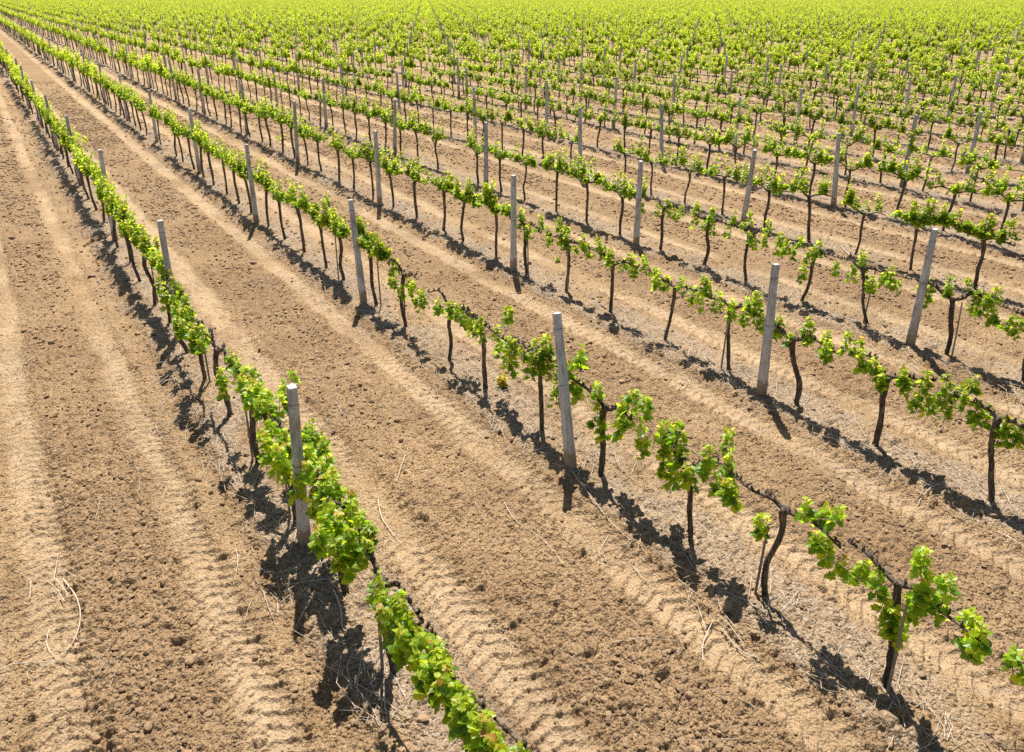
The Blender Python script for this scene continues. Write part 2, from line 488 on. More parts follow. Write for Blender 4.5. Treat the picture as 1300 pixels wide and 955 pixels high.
def vine_meshes(name, seed, tufts=None, full=1.0, kind=0, single=False, hgt=None):
    """meshes of one grapevine in local coordinates (row runs along y).
    tufts: measured leaf clumps (x, y, z, radius)"""
    rng = np.random.default_rng(seed)
    h = hgt or rng.uniform(.82, .92)
    lean = rng.normal(0, .07, 2) + (0, .05 if kind == 0 else 0)
    mb = MB()
    top = np.array([lean[0] * .5, lean[1], h])
    kink = rng.normal(0, .022, (3, 2))
    P = [(0, 0, -.08), (kink[0][0] * .4, kink[0][1] * .4, .03), (top[0] * .3 + kink[1][0], top[1] * .3 + kink[1][1], h * .35), (top[0] * .68 + kink[2][0], top[1] * .68 + kink[2][1], h * .7), tuple(top)]
    nseg = (19, 7, 5)[kind]; ns = (9, 6, 4)[kind]
    r0 = rng.uniform(.025, .034)
    path = smooth_path(P, nseg)
    tube(mb, path, r0 * (.95 + .55 * np.exp(-np.linspace(0, 1, nseg) * 9) + .22 * np.exp(-(np.linspace(-1, 0, nseg) * 7) ** 2)), ns, 0, rng, .22)
    arms = []
    L = [rng.uniform(.42, .62), rng.uniform(.42, .62)]
    dips = rng.normal(0, .025, 4)
    ends = []
    for s_, sg in enumerate((-1, 1)):
        am = mb if single else MB()
        ez = .92 + rng.normal(0, .03)
        A = [top - (0, 0, .03), top + (rng.normal(0, .012), sg * .13, .02 + dips[s_] * .5), (rng.normal(0, .03), top[1] + sg * L[s_] * .5, .93 + dips[2 + s_]), (rng.normal(0, .03), top[1] * .3 + sg * L[s_], ez)]
        ap = smooth_path(A, (12, 5, 4)[kind])
        tube(am, ap, np.linspace(r0 * .74, r0 * .32, len(ap)) * (1 + rng.uniform(-.18, .22, len(ap))), max(ns - 2, 4), 0, rng, .25)
        if kind == 0:                   # pruned spurs along the arm
            for q in range(2, len(ap)):
                sp_ = ap[q] + (rng.normal(0, .012), rng.normal(0, .015), .02)
                tube(am, [ap[q] - (0, 0, .005), sp_, sp_ + (rng.normal(0, .01), rng.normal(0, .012), rng.uniform(.015, .04))], [r0 * .5, r0 * .42, r0 * .3], 5, 0, rng, .25)
        ends.append(ap); arms.append(am)
    fo = mb if single else MB()
    lm = 1 if single else 0
    allp = np.concatenate([ends[0][::-1], ends[1]])
    ls = (.060, .062, .085)[kind]
    if tufts is None:
        k = max(2, int(rng.normal(15, 2) * full))
        ys = np.sort(rng.uniform(allp[:, 1].min() - .02, allp[:, 1].max() + .02, k))
        T = []
        for y_ in ys:
            i = np.argmin(abs(allp[:, 1] - y_))
            hh = (rng.uniform(.06, .26) if rng.uniform() > .3 else rng.uniform(.3, .5)) * (1.0, 1.2, 1.35)[kind]
            T.append((allp[i] + (0, 0, .01), allp[i] + (rng.normal(0, .06), rng.normal(0, .05), hh), rng.uniform(.07, .125) * (1.05, 1.05, 1.2)[kind]))
    else:
        T = []
        for (x_, y_, z_, r_) in tufts:
            i = np.argmin(abs(allp[:, 1] - y_))
            hz = r_ * 1.45
            b_ = np.array((x_, y_, z_ - hz * .9)); t_ = np.array((x_ + rng.normal(0, .015), y_ + rng.normal(0, .015), z_ + hz))
            if z_ - hz > allp[i][2] + .06 and kind == 0:
                tube(fo, [allp[i], (allp[i] + b_) / 2 + rng.normal(0, .012, 3), b_], [.006, .005, .004], 4, 1, rng)
            T.append((b_, t_, r_))
    for b_, t_, r_ in T:
        n = int((44, 30, 11)[kind] * (r_ / .1) ** 1.5 * rng.uniform(.75, 1.25)) + 3
        if single:
            # leaves use material slot 1 here
            f = rng.uniform(0, 1, n); d_ = rng.normal(0, 1, (n, 3)); d_ /= np.linalg.norm(d_, axis=1)[:, None]
            Pp = b_ + (t_ - b_) * f[:, None] + d_ * r_ * .5
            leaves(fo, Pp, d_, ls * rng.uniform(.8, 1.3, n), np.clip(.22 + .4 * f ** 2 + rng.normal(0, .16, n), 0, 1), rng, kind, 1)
        else:
            shoot(fo, b_, t_, r_, n, rng, kind, ls)
    if single:
        return mb.mesh(name, [M_BARK, M_LEAF])
    return (mb.mesh(name + '_trunk', [M_BARK], True), arms[0].mesh(name + '_arm', [M_BARK], True), arms[1].mesh(name + '_arm', [M_BARK], True),
            fo.mesh(name + '_foliage', [M_LEAF, M_SHOOT]))


def link(name, me, parent=None):
    o = bpy.data.objects.new(name, me); C.objects.link(o)
    if parent:
        o.parent = parent
    return o


def tag(o, label=None, cat=None, group=None, kind=None):
    for k, v in (('label', label), ('category', cat), ('group', group), ('kind', kind)):
        if v:
            o[k] = v
    return o


def empty(name, loc):
    o = bpy.data.objects.new(name, None); C.objects.link(o)
    o.location = loc; o.empty_display_size = .2
    return o


# ------------------------------------------------------------------ the ground: one sheet to the horizon
def build_ground():
    az = np.concatenate([np.linspace(-20, 90, 1500), np.linspace(90, 340, 90)[1:-1]])
    rs = [0.35, .7, 1.2, 1.8, 2.4, 2.9, 3.3]
    r = 3.3
    while r < 4500:
        r += min((r * r + CAM_H ** 2) / (CAM_H * 796) * .85, 200) if r < 1200 else 300
        rs.append(r)
    rs = np.array(rs)
    A, Rr = np.meshgrid(np.radians(az), rs)
    # a little jitter keeps the sampling from lining up
    X = Rr * np.sin(A); Y = Rr * np.cos(A)
    shp = X.shape
    x = X.ravel(); y = Y.ravel(); rr = Rr.ravel()
    z = ground_height(x, y, rr)
    k, u, ul, dt, side, trk, berm, rough = zones(x, y)
    infield = (rr < FIELD_R)
    z = np.where(infield, z, 0.0)
    lug = sst(.25, .5, fbm(x * 1.7, y * .6, 91, 2))
    zr = trk * (.10 + .60 * lug) * (1.0 - .7 * fbm(x * 4, y * 4, 5, 3))
    zg = berm * sst(.25, .55, fbm(x * 2.2, y * 1.2, 131, 3))
    zb = rough * .9
    # far away the stripes are narrower than the mesh: fade to their mean
    fd = np.clip((rr - 90) / 60, 0, 1)
    zr = zr * (1 - fd) + .2 * fd; zg = zg * (1 - fd) + .2 * fd; zb = zb * (1 - fd) + .3 * fd
    out = np.clip((rr - FIELD_R) / 30, 0, 1)
    zr = zr * (1 - out) + .9 * out; zg *= (1 - out); zb *= (1 - out)
    V = np.stack([x, y, z], 1)
    na = len(az); nr = len(rs)
    I = np.arange(nr * na).reshape(nr, na)
    J = np.roll(I, -1, axis=1)
    Q = np.stack([I[:-1], J[:-1], J[1:], I[1:]], -1).reshape(-1, 4)[:, ::-1]
    V = np.concatenate([V, [[0, 0, 0]]])
    c = len(V) - 1
    T = np.stack([np.full(na, c), J[0], I[0]], 1)
    me = mesh_np('ground', V, [Q, T], [M_SOIL], smooth=True)
    a = me.attributes.new('zone', 'FLOAT_COLOR', 'POINT')
    col = np.ones((len(V), 4), np.float32)
    col[:-1, 0] = zr; col[:-1, 1] = zg; col[:-1, 2] = zb
    a.data.foreach_set('color', col.ravel())
    o = link('ground', me)
    tag(o, 'dry tilled brown soil with tractor tyre tracks between the vine rows', 'ground', kind='structure')


FIELD_R = 500.0
build_ground()


# ------------------------------------------------------------------ scatter helper for uncountable stuff
def scatter(name, P, rot, scl, idx, meshes, label, cat):
    src = bpy.data.collections.new(name + '_kinds')         # never linked to the scene
    for i, me in enumerate(meshes):
        o = bpy.data.objects.new('%s_kind_%02d' % (name, i), me); src.objects.link(o)
    me = bpy.data.meshes.new(name)
    me.vertices.add(len(P)); me.vertices.foreach_set('co', np.asarray(P, np.float32).ravel())
    a = me.attributes.new('rot', 'FLOAT_VECTOR', 'POINT'); a.data.foreach_set('vector', np.asarray(rot, np.float32).ravel())
    a = me.attributes.new('scl', 'FLOAT_VECTOR', 'POINT'); a.data.foreach_set('vector', np.asarray(scl, np.float32).ravel())
    a = me.attributes.new('idx', 'INT', 'POINT'); a.data.foreach_set('value', np.asarray(idx, np.int32))
    g = bpy.data.node_groups.new(name, 'GeometryNodeTree')
    g.interface.new_socket('Geometry', in_out='INPUT', socket_type='NodeSocketGeometry')
    g.interface.new_socket('Geometry', in_out='OUTPUT', socket_type='NodeSocketGeometry')
    gi = g.nodes.new('NodeGroupInput'); go = g.nodes.new('NodeGroupOutput')
    ci = g.nodes.new('GeometryNodeCollectionInfo'); ci.inputs[0].default_value = src
    ci.inputs[1].default_value = True; ci.inputs[2].default_value = True
    ip = g.nodes.new('GeometryNodeInstanceOnPoints')
    def attr(nm, ty):
        n = g.nodes.new('GeometryNodeInputNamedAttribute'); n.data_type = ty; n.inputs[0].default_value = nm
        return n.outputs[0]
    g.links.new(gi.outputs[0], ip.inputs['Points']); g.links.new(ci.outputs[0], ip.inputs['Instance'])
    ip.inputs['Pick Instance'].default_value = True
    g.links.new(attr('idx', 'INT'), ip.inputs['Instance Index'])
    er = g.nodes.new('FunctionNodeEulerToRotation'); g.links.new(attr('rot', 'FLOAT_VECTOR'), er.inputs[0])
    g.links.new(er.outputs[0], ip.inputs['Rotation'])
    g.links.new(attr('scl', 'FLOAT_VECTOR'), ip.inputs['Scale'])
    g.links.new(ip.outputs[0], go.inputs[0])
    o = link(name, me)
    md = o.modifiers.new('scatter', 'NODES'); md.node_group = g
    tag(o, label, cat, kind='stuff')
    return o


# ------------------------------------------------------------------ words for labels
ORD = ['first', 'second', 'third', 'fourth', 'fifth', 'sixth', 'seventh', 'eighth', 'ninth', 'tenth', 'eleventh', 'twelfth', 'thirteenth',
       'fourteenth', 'fifteenth', 'sixteenth', 'seventeenth', 'eighteenth', 'nineteenth', 'twentieth']
TENS = {2: 'twenty', 3: 'thirty', 4: 'forty', 5: 'fifty'}


def ordn(n):                     # 0-based
    if n < 20:
        return ORD[n]
    a, b = divmod(n + 1, 10)
    return {2: 'twentieth', 3: 'thirtieth', 4: 'fortieth', 5: 'fiftieth'}[a] if b == 0 else TENS[a] + '-' + ORD[b - 1]


def row_word(i):
    return 'leftmost row' if i == 0 else '%s row from the left' % ordn(i)


# ------------------------------------------------------------------ posts
def post_mesh(seed, h, top, low=False):
    rng = np.random.default_rng(seed)
    mb = MB()
    n = 2 if low else 9
    V = []
    for i in range(n):
        f = i / (n - 1); z = -.15 + (h + .15) * f
        wdt = (.053 - (.053 - .036) * f)
        c = wdt * .78
        ring = [(wdt, -c), (wdt, c), (c, wdt), (-c, wdt), (-wdt, c), (-wdt, -c), (-c, -wdt), (c, -wdt)]
        for (a, b) in ring:
            j = rng.normal(0, .0022, 2)
            V.append((a + j[0], b + j[1], z + (rng.normal(0, .004) if f == 1 else 0)))
    V = np.array(V)
    q = [(i * 8 + j, i * 8 + (j + 1) % 8, (i + 1) * 8 + (j + 1) % 8, (i + 1) * 8 + j) for i in range(n - 1) for j in range(8)]
    t0 = (n - 1) * 8
    V = np.concatenate([V, [[0, 0, V[t0:, 2].mean() + .006]]]); c = len(V) - 1
    mb.add(V, [np.array(q), np.array([(t0 + j, t0 + (j + 1) % 8, c) for j in range(8)])])
    return mb.mesh('post', [M_POST])


def tie_mesh(z, wdt):
    mb = MB()
    c = wdt * .8
    ring = [(wdt, -c), (wdt, c), (c, wdt), (-c, wdt), (-wdt, c), (-wdt, -c), (-c, -wdt), (c, -wdt), (wdt, -c)]
    tube(mb, [(a, b, z + .006 * math.sin(i * 1.3)) for i, (a, b) in enumerate(ring)], .0032, 5, 0, cap=False)
    return mb.mesh('wire_tie', [M_WIRE])


POST_V = [(post_mesh(i, 1.70 + .03 * i, .043), 1.70 + .03 * i) for i in range(6)]
TIES = [tie_mesh(hh - .17, .0405) for _, hh in POST_V]
TIES2 = tie_mesh(.95, .047)


def visible(px, py, mx=0, my=0):
    return -mx < px < 1300 + mx and -my < py < 955 + my


rngP = np.random.default_rng(3)
cand = []
nrow = int(FIELD_R / PITCH_X) + 1
for i in range(-1, nrow):
    x = ROW0 + i * PITCH_X
    j = np.arange(-2, int(FIELD_R / PITCH_Y))
    y = POST0 + j * PITCH_Y
    for jj, yy in zip(j, y):
        d = math.hypot(x, yy)
        if d > FIELD_R:
            continue
        a = math.degrees(math.atan2(x, yy)) - HEAD
        if abs(a) > 48 and d > 12:
            continue
        px, py, f = project(x, yy, 1.0)
        cand.append((d, i, int(jj), x, yy, px, py, f))
cand.sort()
in_view = [c for c in cand if c[7] > .5 and (visible(c[5], c[6]) or visible(*project(c[3], c[4], 1.7)[:2]) or visible(*project(c[3], c[4], .1)[:2]))]
near_keys = {(c[1], c[2]) for c in in_view[:300]}
dmax = in_view[299][0]
view_keys = {(c[1], c[2]) for c in in_view}
rowposts = {}
for c in in_view:
    rowposts.setdefault(c[1], []).append(c[2])
for k_ in rowposts:
    rowposts[k_].sort()
POST_LABEL_GROUP = 'grey trellis posts along the vine rows'
FIX_POST = {(0, 0): 1.70, (1, 0): 1.80, (2, 0): 1.76, (3, 0): 1.74}
MEAS_POST = {(0, 0): ((387, 690), (370, 487)), (1, 0): ((725, 592), (707, 392)), (2, 0): ((966, 502), (985, 337)), (3, 0): ((1155, 438), (1187, 292)),
             (1, 1): ((465, 388), (448, 262)), (2, 1): ((652, 343), (652, 222)), (3, 1): ((806, 312), (812, 205)), (1, 2): ((328, 285), (315, 185)),
             (2, 2): ((477, 262), (471, 167)), (4, 1): ((945, 290), (955, 200)), (5, 1): ((1060, 262), (1067, 170)), (4, 2): ((738, 237), (738, 140)),
             (3, 2): ((617, 240), (617, 160)), (2, 3): ((378, 210), (373, 128)), (5, 2): ((838, 218), (838, 138)), (3, 3): ((502, 195), (502, 125))}


def fit_post(bp, tp):
    bx, by = at_height(bp[0], bp[1], .07)
    ty, tz = on_row(tp[0], tp[1], bx)               # lean along the row, as the wires pull it
    if 1.6 < tz - .07 < 1.98:
        h = tz - .07
        return bx, by, int(max(0, min(5, round((h - 1.70) / .03)))), 0.0, max(-.2, min(.2, (ty - by) / h))
    best = None
    for v in range(6):
        h = 1.70 + .03 * v
        tx, ty = at_height(tp[0], tp[1], .07 + h)
        e = math.hypot(tx - bx, ty - by)
        if best is None or e < best[0]:
            best = (e, v, (tx - bx) / h, (ty - by) / h)
    return bx, by, best[1], max(-.09, min(.09, best[2])), max(-.12, min(.12, best[3]))


far = []
outside = {}
proto_cache = {}
for c in cand:
    d, i, j, x, y, px, py, f = c
    v = int(rngP.integers(0, 6)); yaw = rngP.normal(0, .06); lx, ly = rngP.normal(0, .016, 2); dx, dy = rngP.normal(0, .03, 2)
    if d < 14:
        lx *= .6; ly *= .6
    near = (i, j) in near_keys or (d < 40 and f > .5 and visible(px, py, 350, 300) and (i, j) not in view_keys)
    if not near:
        if d > 25:
            far.append((x + dx * 3, y + dy * 6, 0, lx, ly, yaw, rngP.uniform(.93, 1.05), v))
        continue
    if (i, j) in MEAS_POST:
        bx, by, v, sx, sy = fit_post(*MEAS_POST[(i, j)])
        bx = max(x - .22, min(x + .22, bx)); by = max(y - .25, min(y + .25, by))
        dx, dy = bx - x, by - y
        lx, ly, yaw = -sy, sx, yaw * .5
    if (i, j) == (4, 0):
        dx, dy = .16, -.18
    tie = d < 45
    z0 = gz(x + dx, y + dy)
    me, hh = POST_V[v]
    if tie:
        o = empty('trellis_post', (x + dx, y + dy, z0))
        link('shaft', me, o)
        link('wire_tie', TIES[v], o)
        if d < 25:
            link('wire_tie', TIES2, o)
    else:
        o = link('trellis_post', me); o.location = (x + dx, y + dy, z0)
    o.rotation_euler = (lx, ly, yaw)
    if (i, j) in view_keys:
        n_ = rowposts[i].index(j)
        lab = 'weathered grey square post, %s in the %s' % ('nearest to the camera' if n_ == 0 else ordn(n_) + ' from the camera', row_word(i))
    else:
        side = 'left' if px < 650 else 'right'
        ok_ = ('p', side); outside[ok_] = outside.get(ok_, -1) + 1
        lab = 'weathered grey square post outside the %s edge of the view, %s from the camera' % (side, ordn(outside[ok_]))
    tag(o, lab, 'post', POST_LABEL_GROUP)
far = np.array(far)
scatter('distant_posts', far[:, :3], far[:, 3:6], np.repeat(far[:, 6:7], 3, 1), far[:, 7], [post_mesh(40 + i, 1.7 + .03 * i, .043, True) for i in range(6)],
        'grey trellis posts rising above the far vine rows', 'posts')

# ------------------------------------------------------------------ leaf clumps measured off the photograph, rows by number
TA = [(212, 352), (205, 360), (222, 362), (210, 375), (228, 375), (235, 385), (222, 385), (225, 400), (235, 405), (242, 400), (232, 418), (228, 412), (243, 420),
      (250, 430), (258, 425), (258, 438), (295, 458), (282, 478), (300, 468), (313, 478), (322, 478), (305, 490), (315, 492), (325, 497), (318, 507), (330, 500),
      (340, 510), (345, 522), (330, 520), (352, 512), (375, 482), (360, 495), (336, 505), (342, 545), (335, 560), (345, 575), (357, 580), (362, 560), (380, 545),
      (390, 545), (398, 555), (385, 560), (395, 580), (410, 570), (415, 590), (390, 600), (405, 600), (420, 610), (410, 625), (425, 622), (440, 640), (420, 650),
      (410, 668), (430, 670), (450, 652), (455, 668), (445, 690), (468, 680), (462, 700), (430, 700), (402, 685), (483, 752), (488, 766), (498, 772), (492, 790),
      (505, 786), (515, 800), (510, 816), (538, 822), (548, 832), (555, 850), (545, 860), (530, 845), (565, 852), (560, 838), (566, 872), (580, 885), (590, 898), (600, 915), (612, 930), (622, 945), (585, 905), (605, 940), (635, 962), (650, 985)]
TB = [(470, 333), (478, 341), (496, 352), (508, 360), (545, 378), (580, 393), (585, 402), (488, 346), (500, 338), (513, 371), (517, 360), (527, 369), (538, 381), (563, 389), (590, 395), (592, 410), (598, 420), (612, 411), (640, 403),
      (630, 425), (617, 422), (628, 445), (640, 440), (645, 455), (655, 460), (656, 438), (668, 448), (680, 444), (692, 440), (675, 465), (685, 460), (700, 470),
      (712, 482), (716, 496), (726, 470), (728, 488), (735, 498), (722, 452), (690, 455), (737, 455),
      (765, 530), (762, 500), (768, 545), (785, 545), (795, 535), (792, 520), (806, 508), (822, 517), (815, 550), (825, 565), (838, 560), (845, 575), (842, 553),
      (852, 592), (856, 602), (866, 545), (868, 565), (868, 585), (880, 603), (893, 592), (905, 577), (916, 567), (885, 595), (915, 613), (927, 592), (925, 628),
      (937, 615), (938, 630), (977, 664), (1030, 645), (1034, 661), (1057, 657), (1048, 680), (1051, 700), (1068, 720), (1090, 727), (1115, 738), (1118, 765),
      (1133, 780), (1138, 800), (1128, 795), (1160, 765), (1172, 755), (1185, 745), (1178, 711), (1211, 740), (1165, 775), (1195, 772), (1218, 795), (1237, 827),
      (1256, 802), (1228, 812), (1292, 842), (1310, 850)]
TC = [(642, 268), (640, 255), (665, 272), (663, 285), (674, 293), (687, 283), (688, 297), (698, 304), (709, 284), (715, 300), (722, 307), (718, 294), (730, 313),
      (742, 307), (746, 319), (760, 311), (764, 320), (780, 330), (783, 324), (792, 337), (798, 333), (806, 344), (827, 334), (838, 357), (843, 361), (835, 351),
      (872, 362), (874, 374), (885, 380), (900, 367), (898, 360), (913, 382), (926, 396), (932, 393), (947, 401), (955, 386), (960, 380), (962, 398), (966, 410),
      (983, 418), (990, 414), (1005, 430), (1026, 415), (1030, 428), (1046, 434), (1056, 442), (1052, 450), (1075, 436), (1090, 444), (1100, 458), (1111, 468), (1125, 482),
      (1120, 478), (1148, 480), (1152, 487), (1175, 480), (1178, 492), (1165, 511), (1177, 516), (1207, 494), (1215, 500), (1232, 490), (1230, 508), (1240, 524),
      (1204, 522), (1245, 532), (1276, 545), (1288, 556), (1300, 548), (1310, 560)]
TD = [(762, 233), (775, 228), (773, 248), (785, 240), (790, 252), (800, 237), (801, 255), (818, 263), (835, 268), (850, 260), (855, 270), (860, 275), (868, 268),
      (885, 265), (883, 280), (892, 286), (900, 284), (908, 270), (905, 290), (924, 292), (930, 276), (943, 291), (947, 277), (957, 302), (955, 310), (974, 290),
      (975, 305), (988, 306), (990, 316), (1003, 313), (1010, 320), (1022, 306), (1030, 325), (1037, 318), (1020, 345), (1062, 340), (1082, 345), (1095, 332),
      (1098, 345), (1112, 360), (1122, 355), (1138, 355), (1143, 364), (1130, 348), (1169, 366), (1176, 378), (1183, 364), (1202, 362), (1203, 372), (1228, 364),
      (1240, 378), (1245, 396), (1256, 380), (1270, 375), (1252, 388), (1235, 388), (1267, 402), (1277, 410), (1290, 416), (1300, 408), (1312, 415)]
measured = {}
for px, py in TA:
    x_, y_ = at_height(px, py, 1.04)
    measured.setdefault(0, []).append((x_, y_, 1.04))
for ri, T_ in ((1, TB), (2, TC), (3, TD)):
    x_ = ROW0 + ri * PITCH_X
    for px, py in T_:
        y_, z_ = on_row(px, py, x_)
        measured.setdefault(ri, []).append((x_, y_, z_))
for px, py, z_ in ((362, 598, .85), (378, 622, .8), (396, 645, .8), (405, 618, .85), (352, 590, .85), (410, 660, .8), (425, 690, .8), (440, 705, .85), (368, 575, .95), (385, 600, .9)):
    measured[0].append((*at_height(px, py, z_), z_))
m_range = {k_: (min(p[1] for p in v) - .3, max(p[1] for p in v) + .3) for k_, v in measured.items()}

# ------------------------------------------------------------------ grapevines
VAR1 = [vine_meshes('vine_mid', 900 + i, None, [1.35, 1.2, 1.1, .95, .7][i % 5], 1) for i in range(20)]
rngV = np.random.default_rng(11)
vc = []
for i in range(-1, nrow):
    x = ROW0 + i * PITCH_X
    for j in range(-8, int(FIELD_R / VSP)):
        y = POST0 + (j + .5) * VSP
        d = math.hypot(x, y)
        if d > FIELD_R:
            continue
        a = math.degrees(math.atan2(x, y)) - HEAD
        if abs(a) > 46 and d > 12:
            continue
        px, py, f = project(x, y, .8)
        vc.append((d, i, j, x, y, px, py, f))
vc.sort()
TRUNK_Y = {(1, -1): 5.59, (1, -2): 4.24, (1, -3): 3.35, (1, -4): 2.2, (1, 0): 6.71, (1, 1): 7.97, (1, 2): 8.97, (1, 3): 10.41, (1, 4): 11.46, (1, 5): 12.9,
           (2, -3): 3.05, (2, -2): 4.36, (2, -1): 5.46, (2, 0): 6.61, (2, 1): 7.84, (2, 2): 9.13, (2, 3): 10.31, (2, 4): 11.51, (2, 5): 12.6, (2, 6): 13.89,
           (3, -2): 4.27, (3, -1): 5.3, (3, 0): 6.6, (3, 1): 7.8, (3, 2): 9.05, (3, 3): 10.06}
inv = [c for c in vc if c[7] > .5 and (visible(c[5], c[6]) or visible(*project(c[3], c[4], 1.15)[:2]))]
vnear = {(c[1], c[2]) for c in inv[:300]}
vview = {(c[1], c[2]) for c in inv}
fargrid = []
n_unique = 0
stakes = []
cordon_top = {}
for c in vc:
    d, i, j, x, y, px, py, f = c
    jx, jy = rngV.normal(0, .02), rngV.normal(0, .06)
    rz = rngV.choice([0, math.pi]); s_ = rngV.uniform(.93, 1.07); vi = int(rngV.integers(0, 20)); miss = rngV.uniform()
    dens = float(fbm(np.array([x * .06 + 3]), np.array([y * .06]), 77, 2)[0])
    far_ = not ((i, j) in vnear or (d < 22 and f > .5 and visible(px, py, 350, 300) and (i, j) not in vview))
    if far_:
        if d > 20 and miss > .05:
            lod = 0 if d < 110 else 1
            jx *= 3 if d > 50 else 1.5; jy = jy * (5 if d > 50 else 1.5); fargrid.append((x + jx, y + jy, 0, 0, 0, rz, s_, s_, s_ * rngV.uniform(.92, 1.22), lod, vi))
        continue
    if miss < .03 and d > 17:
        continue
    tufts = None
    if (i, j) in TRUNK_Y:
        y = TRUNK_Y[(i, j)]; jy = 0; jx = 0
    z0 = gz(x + jx, y + jy)
    root = empty('grapevine', (x + jx, y + jy, z0))
    if i in measured and m_range[i][0] < y < m_range[i][1]:
        tufts = []
        for (tx, ty, tz) in measured[i]:
            if abs(ty - y) <= min(abs(ty - (TRUNK_Y.get((i, j + 1), POST0 + (j + 1.5) * VSP))), abs(ty - (TRUNK_Y.get((i, j - 1), POST0 + (j - .5) * VSP)))) :
                tufts.append((tx - x - jx + rngV.normal(-.02 if i else 0, .05 if i else .01), ty - y - jy, tz - z0, rngV.uniform(.10, .135) * (.74 if i == 0 else (.64 if i == 1 and ty < 4.3 else .78))))
        if len(tufts) < 4:
            tufts = None
        elif i == 0:      # row seen from above: clumps also fill the depth below
            tufts += [(a, b + rngV.normal(0, .03), z - rngV.uniform(.06, .16), r * .9) for a, b, z, r in tufts[::3]]
    if d < 16:
        full = 1.3 if i <= 1 else .85 + .5 * dens
        ms = vine_meshes('grapevine', 2000 + n_unique, tufts, full, 0)
        n_unique += 1
    else:
        ms = VAR1[vi if i > 2 else (vi // 5) * 5 + vi % 2]
        root.rotation_euler = (0, 0, rz); root.scale = (s_, s_, s_)
    for nm, me in zip(('trunk', 'arm', 'arm', 'foliage'), ms):
        link(nm, me, root)
    nl = len(ms[3].vertices) / (14 if d < 16 else 6)
    look = 'bushy' if nl > 260 else ('sparse' if nl < 130 else 'leafy')
    if (i, j) in vview:
        pj = (j) // 5                     # vines j = 5p .. 5p+4 lie beyond post p
        k5 = j - 5 * pj
        if i in rowposts and pj in rowposts[i]:
            n_ = rowposts[i].index(pj)
            lab = '%s grapevine, %s beyond the %s post in the %s' % (look, ordn(k5), 'nearest' if n_ == 0 else ordn(n_), row_word(i))
        else:
            n_ = 4 - k5
            lab = '%s grapevine, %s in front of the nearest post in the %s' % (look, ordn(n_), row_word(i))
    else:
        side = 'left' if px < 650 else 'right'
        ok_ = (i, side); outside[ok_] = outside.get(ok_, -1) + 1
        lab = '%s grapevine of the %s, outside the %s edge, %s from the camera' % (look, row_word(i).replace(' from the left', '') if i >= 0 else 'hidden row', side, ordn(outside[ok_]))
    tag(root, lab, 'vine', 'grapevines trained along the wires')
    if d < 14 and rngV.uniform() < .5:
        stakes.append((x + jx, y + jy, z0, i, j, lab))
fg = np.array(fargrid)
VAR2 = [vine_meshes('vine_far', 1500 + i, None, [1.15, 1.0, .9, .7][i % 4], 1, True) for i in range(10)] + \
       [vine_meshes('vine_dist', 1600 + i, None, [1.4, 1.2, 1.0, .8][i % 4], 2, True) for i in range(10)]
idx = fg[:, 9] * 10 + fg[:, 10] % 10
scatter('distant_grapevines', fg[:, :3], fg[:, 3:6], fg[:, 6:9], idx, VAR2, 'dense rows of bright green grapevines filling the far field', 'vines')
print('vines', len(vnear), 'far', len(fg), 'unique', n_unique, 'posts far', len(far))

# ------------------------------------------------------------------ thin stakes beside trunks
rngS = np.random.default_rng(5)
for (x, y, z0, i, j, lab) in stakes:
    mb = MB()
    hh = rngS.uniform(.7, .92); sg = rngS.choice([-1, 1])
    oy = sg * rngS.uniform(.05, .09)
    tube(mb, [(0, 0, -.06), (0, -oy * .2, hh * .5), (0, -oy * .45, hh)], [.013, .012, .011], 6, 0, rngS, .08)
    o = link('vine_stake', mb.mesh('vine_stake', [M_STAKE])); o.location = (x + rngS.normal(0, .01) + .045 * rngS.choice([-1, 1]), y + oy, z0)
    where = lab.split('grapevine, ')[-1]
    if 'outside' in lab:
        lab2 = 'thin stake at vine of the ' + lab.split('grapevine of the ')[-1]
    else:
        lab2 = 'thin stake at vine ' + where.replace('in front of the', 'before the').replace('in the ', 'in ')
    tag(o, lab2, 'stake', 'thin wooden stakes beside vine trunks')

# ------------------------------------------------------------------ trellis wires
rngW = np.random.default_rng(8)
for i in range(0, 16):
    x = ROW0 + i * PITCH_X
    mb = MB()
    ys = np.arange(POST0 - 2 * PITCH_Y if i > 2 else -2, 75, PITCH_Y / 4)
    for zz, xo in ((.93, .055),):
        tube(mb, [(x + xo + .004 * math.sin(y * 2), y, zz + .06 - .015 * math.sin(math.pi * ((y - POST0) / PITCH_Y % 1)) + rngW.normal(0, .003)) for y in ys], .0022, 4, 0)
        if zz > 1 and i % 2:
            break
    o = link('trellis_wire', mb.mesh('trellis_wire', [M_WIRE]))
    tag(o, 'thin grey trellis wires strung along the ' + row_word(i), 'wire', 'trellis wires along the rows')

# ------------------------------------------------------------------ pruned canes lying on the soil
def cane(pts, r=.005, br=0):
    mb = MB()
    P = smooth_path([(a, b, gz(a, b) + .030 + c_) for a, b, c_ in pts], len(pts) * 5)
    c0 = P[0].copy()
    P = P - c0
    tube(mb, P, np.linspace(r, r * .5, len(P)), 5, 0, rngW, .15)
    for _ in range(br):
        k_ = int(rngW.integers(3, len(P) - 3)); a_ = rngW.uniform(0, 6.28); l_ = rngW.uniform(.08, .2)
        tube(mb, [P[k_], P[k_] + (math.cos(a_) * l_ * .5, math.sin(a_) * l_ * .5, .015), P[k_] + (math.cos(a_ + .3) * l_, math.sin(a_ + .3) * l_, .003)], [r * .6, r * .45, r * .3], 4, 0)
    o = link('pruned_cane', mb.mesh('pruned_cane', [M_CANE])); o.location = c0
    return o


def pix_path(pl, lift=0.0):
    return [(*at_height(a, b, .0), lift) for a, b in pl]


